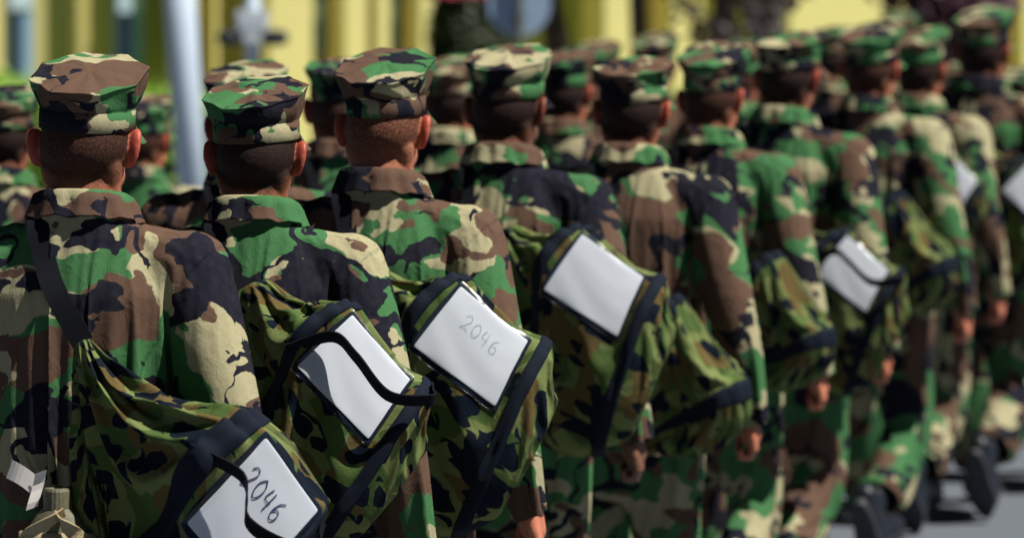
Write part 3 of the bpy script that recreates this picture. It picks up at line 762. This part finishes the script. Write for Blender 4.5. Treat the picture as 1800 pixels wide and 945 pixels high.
mb = MB(); mb.add(*loft([top_ - Vector((0, 0, .05)), top_ + Vector((.05, -.1, .1)), top_ + Vector((.3, -.6, .22))], [(.05, .05), (.045, .045), (.04, .04)], 12)); put('arm', mb.mesh('arm'), pm, t)
mb = MB(); mb.add(*loft([top_ + Vector((.28, -.55, .21)), top_ + Vector((.42, -.95, .25))], [(.12, .06), (.10, .04)], 16)); put('lamp_head', mb.mesh('lamp_head'), plain('lamp_grey', (.3, .32, .34), .5), t)

# utility pole: slim, with a white box and a dark cross bar
s = 290; c = at(445, 66, s); pw = plain('white_enamel', (.62, .68, .74), .4, grain=.1); pk = plain('black_casting', (.015, .02, .025), .5)
t = key(empty('signal_pole', (c.x, c.y, 0)), 'slim pale pole carrying a white box and a short black cross bar', 'pole')
mb = MB(); mb.add(*loft([(0, 0, 0), (0, 0, 2.6)], [(.045, .045), (.045, .045)], 16, caps=False)); mm = mb.mesh('pole'); smooth(mm); put('pole', mm, pm, t)
mb = MB(); bxm(mb, -.10, .10, -.09, -.045, c.z + .035, c.z + .165); bxm(mb, -.085, .085, -.10, -.09, c.z + .05, c.z + .15); put('box', bevelled(mb, 'box', .004), pw, t)
for sx in (-1, 1):
    mb = MB(); mb.add(*loft([(sx * .055, -.06, c.z), (sx * .10, -.06, c.z), (sx * .18, -.06, c.z)], [(.02, .03), (.045, .05), (.04, .048)], 18, side=(0, 1, 0))); mm = mb.mesh('signal_head'); smooth(mm); put('signal_head', mm, pk, t)
mb = MB(); bxm(mb, -.056, .056, -.105, -.045, c.z - .03, c.z + .03); put('bracket', bevelled(mb, 'bracket', .004), pw, t)

# round road sign seen from behind
s = 285; c = at(913, 8, s); t = key(empty('road_sign', (c.x, c.y, 0)), 'round pale blue road sign on a dark post above the fourth cap', 'road sign')
mb = MB(); mb.add(*loft([(0, 0, c.z), (0, .008, c.z)], [(.195, .195)] * 2, 48, side=(1, 0, 0), caps=False)); put('sign_plate', mb.mesh('sign_plate'), plain('sign_back', (.33, .45, .62), .45, grain=.08), t)
mb = MB(); mb.add(*loft([(-.002, -.04, 0), (-.002, -.04, 2.12)], [(.026, .026)] * 2, 16, caps=False)); put('post', mb.mesh('post'), plain('dark_galvanised', (.10, .11, .09), .6), t)
mb = MB(); bxm(mb, -.04, .036, -.012, -.002, c.z - .1, c.z - .07); bxm(mb, -.04, .036, -.012, -.002, c.z + .07, c.z + .1); put('clamp', mb.mesh('clamp'), pk, t)

# flowering shrub
c = at(835, 40, 200); t = key(empty('flowering_shrub', (c.x, c.y, .1)), 'dark green shrub with crimson blossom left of the round sign', 'shrub')
lm = leafmat('dark_leaf', (.03, .045, .02)); fm = leafmat('crimson_petal', (.34, .03, .07)); tm = plain('shrub_bark', (.06, .04, .03), .9)
def cr(r):
    while 1:
        x, y, z = r.uniform(-1, 1), r.uniform(-1, 1), r.uniform(-1, 1)
        if .35 < x * x + y * y + z * z < 1: return (x * .42, y * .42, 1.25 + z * .75)
put('foliage', leaves('foliage', 5200, cr, .05, lm, 8), lm, t)
put('blossom', leaves('blossom', 900, lambda r: [(p * 1.04) if k < 2 else max(p, 1.62) + .03 for k, p in enumerate(cr(r))], .045, fm, 9), fm, t)
for k in range(4):
    a = k * 1.7; mb = MB(); mb.add(*loft([(0, 0, 0), (.08 * math.cos(a), .08 * math.sin(a), .5), (.25 * math.cos(a), .25 * math.sin(a), 1.3)], [.03, .024, .01], 8)); put('stem', mb.mesh('stem'), tm, t)

# ------------------------------------------------------------------ figure meshes
A_ = figure(REST); B_ = figure(POSE)
jm, jrest, jpin = make_jacket(JV)
jackets = []
for sd_ in (1, 2):                                            # two drapes, the wind pulls each a little differently
    jv = simulate(jm, A_, B_, jpin, 48, 22, shrink=-.10, bend=.22, turb=TURB, tseed=sd_)
    q = jm.copy(); vattr(q, 'rest', jrest); setco(q, jv); smooth(q); jackets.append(catmull(q, 1, 'jacket'))
jacket = jackets[0]
tm_, trest, tpin = make_trousers()
tv = simulate(tm_, B_, B_, tpin, 26, 3, shrink=-.09, bend=.4)
vattr(tm_, 'rest', trest + np.array((1.3, 0, 0))); setco(tm_, tv); smooth(tm_); trousers = catmull(tm_, 1, 'trousers')
body = make_body(); hair = make_hair(body); collar = make_collar(); boot, sole = make_boot()
caps = [make_cap(1), make_cap(5, .3), make_cap(9, .9)]
JT = None
def bvh_of(*ms):
    from mathutils.bvhtree import BVHTree
    V = []; F = []
    for m in ms:
        o = len(V); V += [v.co.copy() for v in m.vertices]; F += [tuple(i + o for i in p.vertices) for p in m.polygons]
    return BVHTree.FromPolygons(V, F)
JT = [bvh_of(q) for q in jackets]
print('figure meshes', len(body.vertices), len(jacket.vertices), len(trousers.vertices), time.time() - T0)

def person(px, ytop, s, yaw, cap=0, hr=1, sk=1, seed=0., lab='', group=None, lean=0., camo_=None, cat='soldier', headgear=True, capyaw=0., captilt=0., wide=1., cs=None):
    cs = seed * 1.7 + 3 if cs is None else cs
    p = at(px, ytop, s); k = p.z / (1.850 + HS)
    t = empty('person', (p.x, p.y, 0), -R_(yaw), 1); t.scale = (k * wide, k, k); t['jk'] = int(seed) % 2; key(t, lab, cat, group)
    # the head stands over (px, ytop): nothing leans out of place
    cm = camo_ or M['camo']
    b = put('body', body, M['skin%d' % sk], t)
    put('hair', hair, M['hair%d' % hr], t)
    rr = random.Random(px + ytop); t.rotation_euler[0] = R_(rr.uniform(-1.2, .8)); t.rotation_euler[1] = R_(rr.uniform(-1.6, 1.6))
    hd = Vector((0, 0, 1.7 * k)); sh = hd - t.rotation_euler.to_matrix() @ hd; t.location += Vector((sh.x, sh.y, 0))        # a lean about the head
    parts = [put('jacket', jackets[int(seed) % 2], cm, t), put('collar', collar, cm, t), put('trousers', trousers, cm, t)]
    for q in parts: q['seed'] = float(seed)
    if s < 800 and headgear: parts[0].scale.x = 1.05; parts[2].scale.x = 1.04
    for kk, rx in (('Lleg', R_(8)), ('Rleg', R_(-58))):
        bo = put('boot', boot, M['boot'], t); bo.location = POSE[kk][2]; bo.rotation_euler = (rx, 0, 0)
        put('sole', sole, M['sole'], bo)
    if headgear:
        c, br = caps[cap]; co_ = put('cap', c, M['cap'] if camo_ is None else camo_, t); co_['seed'] = float(cs); b2 = put('brim', br, M['cap'], co_); b2['seed'] = float(cs)
        if capyaw or captilt:
            pv = Vector((0, .01, 1.70 + HS)); Rm = Matrix.Rotation(-R_(capyaw), 4, 'Z') @ Matrix.Rotation(R_(captilt), 4, 'Y'); co_.matrix_local = Matrix.Translation(pv) @ Rm @ Matrix.Translation(-pv)
    return t

NG = 'soldiers marching in the near file'; FG = 'soldiers marching in the far file'
NEAR = [  # px, top, scale, yaw, cap, hair, skin, seed, cap seed
    (150, 85, 940, 9, 0, 1, 1, 24., 32), (450, 118, 880, 8, 1, 2, 2, 25., 38), (675, 77, 830, 13, 0, 3, 5, 19., 17), (890, 63, 720, 20, 1, 2, 4, 2., 26), (1112, 76, 680, 16, 2, 2, 2, 13., 32),
    (1250, 66, 615, 20, 0, 1, 1, 39., 14), (1385, 34, 580, 26, 2, 2, 2, 11., 35), (1530, 30, 525, 26, 1, 1, 1, 28., 13), (1618, 38, 492, 26, 1, 2, 1, 9., 29), (1728, 5, 480, 24, 0, 2, 2, 23., 19), (1860, 8, 455, 24, 1, 1, 1, 12., 20)]
NL = ['soldier nearest the camera at the far left, black strap over the left shoulder',
      'second soldier from the left in the near file, dark cropped hair and big ears',
      'soldier with sandy shaved hair and a sunlit red neck, third in the near file',
      'soldier with a very dark neck and cropped black hair, fourth in the near file',
      'soldier with a crumpled brown cap and tan streaked brown jacket, fifth in the near file',
      'soldier with plain brown sided cap and shaved sides, sixth in the near file',
      'soldier in a rumpled dark cap with green shoulders, seventh in the near file',
      'soldier in a green topped cap with pale streaked shoulders, eighth in the near file',
      'soldier with a pale brown shoulder and green cap between two taller ones at the right',
      'tallest soldier at the right with light green flat cap against the yellow wall',
      'soldier cut off by the right edge of the photo, only arm and boot showing']
P_NEAR = [person(a, b, c, d, e, f, g, h, NL[i], NG, capyaw=[0, 2, 0, -3, 4, 0, 5, -4, 3, 0, 0][i], captilt=[3, -2, -1, 2, 0, 3, 2, 0, -3, 0, 0][i], cs=cs_, wide=[1.06, 1.04, 1.02, 1.04, 1.04, 1.0, 1.05, 1.05, 1, 1.05, 1][i]) for i, (a, b, c, d, e, f, g, h, cs_) in enumerate(NEAR)]
FAR = [(8, 138, 640, 12, 1, 2, 1, 21.), (252, 162, 560, 22, 0, 1, 1, 22.3), (432, 92, 745, 10, 1, 2, 2, 23.1), (598, 78, 655, 4, 2, 1, 1, 24.5), (793, 86, 560, 20, 1, 2, 1, 25.2),
       (992, 72, 545, 20, 1, 2, 1, 26.6), (1050, 66, 430, 15, 0, 1, 1, 27.3), (1150, 50, 430, 20, 1, 2, 1, 28.8), (1297, 62, 470, 20, 1, 1, 1, 29.1), (1458, 30, 430, 24, 2, 2, 2, 30.7), (1582, 14, 350, 20, 0, 2, 2, 31.2), (1690, 98, 400, 24, 1, 2, 3, 32.6), (1790, 112, 420, 24, 0, 1, 1, 33.9)]
FL = ['soldier at the left edge behind the first one, half cut off by the frame',
      'soldier mostly hidden between the first and second, only right ear and green cap side showing',
      'soldier hidden behind the second one, pale green cap top rising above his cap',
      'soldier with a tall tan and green cap just left of the sandy haired one',
      'soldier with a soft brown cap between the third and fourth soldiers of the near file',
      'soldier with a pale green cap and red ear behind the fourth and fifth',
      'distant soldier whose flat cap top just shows left of the crumpled brown cap',
      'distant soldier with a small grey green cap top above the crumpled brown cap',
      'soldier hidden behind the plain brown cap, only cap side and red ear showing',
      'dark faced soldier in shade between the seventh and eighth near soldiers',
      'far soldier whose dark round cap rises above the two green caps at the right',
      'shaded soldier seen low between the ninth near soldier and the tallest one',
      'soldier low at the right edge of the photo behind the tallest one']
P_FAR = [person(a, b, c, d, e, f, g, h, FL[i], FG, cs=[12, 1, 34, 31, 4, 33, 20, 16, 18, 7, 35, 21, 6][i]) for i, (a, b, c, d, e, f, g, h) in enumerate(FAR)]

# dark leaved plum trees between the column and the building
def tree(px, s, lab, leafc, seed, zlow, w, trunk_dx=0, r=.09):
    rnd = random.Random(seed); c = at(px, 100, s); t = key(empty('plum_tree', (c.x, c.y, .1)), lab, 'tree', 'dark leaved trees behind the column')
    mb = MB(); top_ = Vector((trunk_dx, 0, 2.4)); mb.add(*loft([(0, 0, -.1), (trunk_dx * .3, 0, .8), (trunk_dx * .7, .03, 1.6), top_], [r * 1.25, r, r * .85, r * .7], 14))
    ends = []
    for k in range(7):
        a = k * 2.4 + seed; e = top_ + Vector((math.cos(a) * .9 * w, math.sin(a) * .6 * w, rnd.uniform(.2, 1.5))); m_ = top_.lerp(e, .5) + Vector((0, 0, .15)); ends.append(e)
        mb.add(*loft([Vector((trunk_dx * .7, .03, 1.5 + k * .12)), m_, e], [r * .55, r * .35, r * .12], 8))
    mt = mb.mesh('trunk'); smooth(mt); put('trunk', mt, tm, t)
    cl = [(Vector((rnd.uniform(-1, 1) * w, rnd.uniform(-.6, .6) * w, rnd.uniform(zlow + .35, 4.2))), rnd.uniform(.28, .55)) for _ in range(26)]
    def fn(r2):
        c_, q = r2.choice(cl); v = Vector((r2.gauss(0, 1), r2.gauss(0, 1), r2.gauss(0, 1))).normalized() * q * r2.uniform(.5, 1) ** .5; return c_ + v
    put('crown', leaves('crown', 9000, fn, .055, None, seed), leafmat('leaf_of_' + str(seed), leafc), t)
tree(1262, 275, 'dark leaved tree whose near black crown hangs behind the plain brown cap', (.022, .012, .016), 11, 1.35, .34, .06)
tree(1345, 262, 'tree with a brown trunk right of the near black crown', (.06, .03, .02), 12, 1.6, .15, .0, .13)
tree(1140, 262, 'tree with a thin dark brown crown left of the near black crown', (.05, .022, .018), 13, 1.5, .12, -.1, .07)
tree(1030, 250, 'tree with a leaning tan trunk right of the round road sign', (.16, .10, .06), 14, 1.55, .22, -.35, .10)
tree(1665, 262, 'tree with dark plum purple leaves behind the two green caps', (.05, .014, .03), 15, .95, .12, .0, .09)

# ------------------------------------------------------------------ bags
def shoulder_strap(pts, end, wid=.036, jt=0, name='shoulder_strap'):
    """over the left shoulder, laid on the jacket, then free to the bag"""
    out = []
    for p in pts:
        p = Vector(p); c = Vector((p.x * .75, 0, min(p.z, 1.40) - .04)); d = (p - c).normalized(); hit = JT[jt].ray_cast(c + d * .5, -d, .6)
        h = hit[0] + d * .006 if hit[0] else p; out.append(h)
    out += [Vector(e) for e in end]
    return ribbon(out, wid, .0016, 60, (.95, .05, .25), name=name)
Hf = [(0, .03), (.06, .085), (.2, .155), (.4, .175), (.6, .185), (.85, .18), (.96, .15), (1, .09)]
Df = [(0, .02), (.06, .04), (.2, .08), (.4, .105), (.6, .115), (.85, .105), (.96, .08), (1, .05)]
SB = figure(POSE); SB.add(*loft([(0, 0, .8), (0, 0, 1.1), (0, -.01, 1.4)], [(.19, .15), (.19, .145), (.19, .15)], 24, pw=2.3))
bagA = make_bag([(-.01, -.19, 1.41), (.06, -.23, 1.30), (.19, -.265, 1.18), (.32, -.235, 1.075)], (.5, 0, .86), Hf, Df, .20, 1, SB, sag=.5)
Hb = [(0, .012), (.08, .035), (.3, .10), (.55, .165), (.75, .20), (.92, .185), (1, .12)]
Db = [(0, .012), (.08, .03), (.3, .07), (.55, .10), (.75, .115), (.92, .10), (1, .06)]
bagB = make_bag([(.05, -.185, 1.325), (.13, -.23, 1.21), (.26, -.27, 1.06), (.40, -.24, .90)], (.72, 0, .70), Hb, Db, .62, 2, SB, band=((.60, .67), (.93, .99)), win=(.675, .925, 16, 92), sag=.35)
Hc = [(0, .03), (.1, .10), (.3, .16), (.5, .15), (.65, .165), (.85, .15), (1, .05)]
bagC = make_bag([(.02, -.17, 1.20), (.12, -.24, 1.15), (.26, -.25, 1.02), (.30, -.24, .86)], (.5, 0, .85), Hc, Df, .22, 3, SB, band=((.30, .36), (.72, .78)), win=None, sag=.45)
print('bags', time.time() - T0)
def at_bag(bg, t, deg, off=.004):
    i = min(max(round(t * NT), 0), NT); j = round(deg / 360 * NU) % NU; return Vector(bg['P'][i, j]) + Vector(bg['N'][i, j]) * off
def put_bag(i, bg, lab, strap_end, card=True, write=None, dl=(0, 0, 0), rz=0, sc=1, seed=0., ink='ink', loop=None, group='duffel bags slung on the near file'):
    p = (P_NEAR + P_FAR)[i]; t = empty('duffel_bag', (0, 0, 0)); key(t, lab, 'duffel bag', group)
    t.matrix_world = Matrix.Translation(p.location) @ p.rotation_euler.to_matrix().to_4x4() @ Matrix.Scale(p.scale.y, 4)
    piv = Matrix.Translation((.22, -.25, 1.2)) @ Matrix.Translation(dl) @ Matrix.Rotation(rz, 4, 'Y') @ Matrix.Scale(sc, 4) @ Matrix.Translation((-.22, .25, -1.2))
    def add(name, m, mat, par=t, loc=True):
        o = put(name, m, mat, par)
        if loc and par is t: o.matrix_local = piv
        return o
    c = add('canvas', bg['canvas'], M['bag']); c['seed'] = float(seed)
    for b in bg['bands']: add('webbing_band', b, M['web'])
    if card and bg['win']:
        f = add('card_pocket', bg['frame'], M['web']); add('paper_card', bg['card'], M['paper'], f); add('clear_cover', bg['film'], M['film'], f)
        if write: add('handwriting', write, M[ink], f)
    e = [piv @ at_bag(bg, q, 270, 0) for q in (.0,)]; e = [piv @ (Vector(bg['P'][0].mean(0)))]
    st = shoulder_strap([(-.10, .14, 1.36), (-.088, .07, 1.49), (-.078, -.0, 1.53), (-.068, -.08, 1.50), (-.046, -.13, 1.44)], strap_end + e, .042, int(p['jk']))
    add('shoulder_strap', st, M['web2'], t, False)
    if loop: add('handle', loop, M['web2'])
    return t
bagsnear = []
wB = handwriting(bagB, '2046', .12, .72, .22, .42, .0012, .0)
wA = handwriting(bagA, '2046', .26, .76, .22, .42, .00055, .1)
lp = [at_bag(bagB, .60, 62, .006), at_bag(bagB, .68, 50, .05), at_bag(bagB, .80, 60, .075), at_bag(bagB, .90, 52, .06), at_bag(bagB, .965, 40, .03), at_bag(bagB, .97, 22, .01), at_bag(bagB, .95, 12, .004)]
loopB = ribbon(lp, .026, .0018, 50, lambda t: (.1, -.55 + t * .3, .8), name='handle')
lp = [at_bag(bagA, .40, 75, .006), at_bag(bagA, .45, 45, .035), at_bag(bagA, .58, 42, .055), at_bag(bagA, .74, 45, .06), at_bag(bagA, .84, 38, .04), at_bag(bagA, .86, 22, .012), at_bag(bagA, .84, 12, .004)]
loopA = ribbon(lp, .026, .0018, 50, lambda t: (.1, -.55, .8), name='handle')
put_bag(0, bagB, 'gathered duffel bag on the nearest soldier, pleats fanning down to a white card numbered 2046', [(-.010, -.178, 1.38)], write=wB, loop=loopB, seed=1.1, dl=(-.01, 0, -.03))
put_bag(1, bagA, 'duffel bag with blank white card under a dark handle loop, on the second soldier', [(-.05, -.17, 1.41)], loop=loopA, seed=2.9, dl=(.015, 0, -.04), rz=.08)
put_bag(2, bagA, 'duffel bag whose square white card is numbered faintly, on the sandy haired soldier', [(-.05, -.17, 1.42)], write=wA, ink='pencil', seed=3.3, dl=(.04, 0, -.05), rz=-.10, sc=1.04)
put_bag(3, bagA, 'duffel bag with a plain bright white card, on the dark necked fourth soldier', [(-.05, -.17, 1.42)], seed=4.8, dl=(.11, 0, -.035), rz=-.17, sc=1.06)
put_bag(4, bagC, 'slumped duffel bag without a card, hanging low on the fifth soldier', [(-.06, -.17, 1.38), (-.02, -.19, 1.28)], seed=5.5, dl=(-.01, 0, -.09), sc=.86)
put_bag(5, bagC, 'bulging duffel bag without a card, half hidden behind the arm of the sixth soldier', [(-.06, -.17, 1.38), (-.02, -.19, 1.3)], seed=6.2, dl=(.06, 0, -.06), rz=.1, sc=.82)
put_bag(6, bagA, 'duffel bag with a white card crossed by a dark strap, on the seventh soldier', [(-.05, -.17, 1.42)], seed=7.7, dl=(.12, 0, -.17), rz=-.12, sc=.95, loop=loopA)
put_bag(7, bagC, 'rounded duffel bag in a dark green pattern, on the eighth soldier', [(-.06, -.17, 1.38), (-.02, -.19, 1.3)], seed=8.4, dl=(0, 0, -.02), sc=.85)
put_bag(8, bagA, 'duffel bag of which only a small corner of white card shows, on the ninth soldier', [(-.05, -.17, 1.42)], seed=9.9, dl=(.0, .04, .02), sc=.75)
put_bag(9, bagA, 'duffel bag with a sliver of card at the right edge, on the tallest soldier', [(-.05, -.17, 1.42)], seed=11.3, dl=(.05, .0, -.1), sc=.9)

for i, lab in ((11 + 2, 'duffel bag hidden behind the second soldier, only its black strap showing'), (11 + 3, 'duffel bag left of the sandy haired soldier, only its dark strap showing'), (11 + 0, 'duffel bag on the half cut off soldier at the left edge')):
    put_bag(i, bagC, lab, [(-.06, -.17, 1.38), (-.02, -.19, 1.3)], seed=i * 1.3, group='duffel bags slung on the far file')

# belt kit of the nearest soldier: flask in its pouch and a white tag
p0 = P_NEAR[0]
F0 = Matrix.Translation(p0.location) @ p0.rotation_euler.to_matrix().to_4x4() @ Matrix.Scale(p0.scale.y, 4)
olive = plain('worn_olive_drab', (.13, .125, .075), .6, grain=.35, gs=60, bump=.3); tanc = plain('tan_canvas', (.36, .29, .17), .85, grain=.3, gs=90, bump=.4)
fx, fy, fz = .002, -.225, 1.03
t = key(empty('canteen', (0, 0, 0)), 'olive canteen in a tan pouch on the back of the nearest soldier', 'canteen'); t.matrix_world = F0
mb = MB(); mb.add(*loft([(fx, fy, fz - .20), (fx, fy, fz - .08), (fx, fy, fz - .045), (fx, fy, fz - .03)], [(.06, .035), (.06, .035), (.04, .03), (.021, .021)], 28)); mm = mb.mesh('flask'); smooth(mm); put('flask', mm, olive, t)
V = []; F = []; n = 40
for r_, z in ((.020, -.045), (.0245, -.043), (.0245, -.002), (.0225, .003), (.014, .0035), (.0115, .0015), (.0105, -.006)):
    V += [(fx + (r_ + .0006 * (j % 2) * (z < 0 and r_ > .022)) * math.cos(2 * PI * j / n), fy + (r_ + .0006 * (j % 2)) * math.sin(2 * PI * j / n), fz + z) for j in range(n)]
for i in range(6):
    for j in range(n): k = (j + 1) % n; F.append((i * n + j, i * n + k, (i + 1) * n + k, (i + 1) * n + j))
F.append(tuple(6 * n + j for j in range(n))); m = bpy.data.meshes.new('screw_cap'); m.from_pydata(V, [], F); put('screw_cap', m, olive, t)
mb = MB(); mb.add(*loft([(fx, fy, fz - .24), (fx, fy, fz - .22), (fx, fy, fz - .09), (fx, fy, fz - .075)], [(.06, .036), (.072, .044), (.072, .044), (.069, .041)], 32, pw=2.6, caps=False)); mm = mb.mesh('pouch'); smooth(mm); put('pouch', mm, tanc, t)
put('pouch_flap', ribbon([(fx - .062, fy - .03, fz - .10), (fx - .04, fy - .048, fz - .075), (fx - .0, fy - .05, fz - .052), (fx + .022, fy - .036, fz - .036)], .022, .0015, 24, (.35, -.35, .9), name='pouch_flap'), tanc, t)
put('pouch_flap', ribbon([(fx + .066, fy - .02, fz - .10), (fx + .045, fy - .045, fz - .075), (fx + .022, fy - .05, fz - .055), (fx + .010, fy - .036, fz - .042)], .028, .0015, 24, (-.35, -.35, .9), name='pouch_flap'), tanc, t)
t = key(empty('paper_tag', (0, 0, 0)), 'creased white paper tag hanging beside the canteen at the lower left', 'tag'); t.matrix_world = F0
tx, ty, tz = -.048, -.215, 1.035; V = []; F = []
for k in range(7):
    u = k / 6; a = Vector((tx - .042 + u * .05, ty - .006 * math.sin(u * 4), tz + .030 - u * .034 + .006 * math.sin(u * 3))); V += [a + Vector((.006, 0, .016)), a - Vector((.006, 0, .016))]
for k in range(6): F.append((2 * k, 2 * k + 1, 2 * k + 3, 2 * k + 2))
m = bpy.data.meshes.new('long_strip'); m.from_pydata([tuple(v) for v in V], [], F); o = put('long_strip', m, M['paper'], t); so_ = o.modifiers.new('t', 'SOLIDIFY'); so_.thickness = .0006
V = []; F = []
for k in range(7):
    u = k / 6; a = Vector((tx + .018 - u * .016, ty - .004 + .004 * math.sin(u * 5), tz + .026 - u * .066)); V += [a + Vector((.011, 0, .004)), a - Vector((.011, 0, .004))]
for k in range(6): F.append((2 * k, 2 * k + 1, 2 * k + 3, 2 * k + 2))
m = bpy.data.meshes.new('cross_strip'); m.from_pydata([tuple(v) for v in V], [], F); o = put('cross_strip', m, M['paper'], t); so_ = o.modifiers.new('t', 'SOLIDIFY'); so_.thickness = .0006
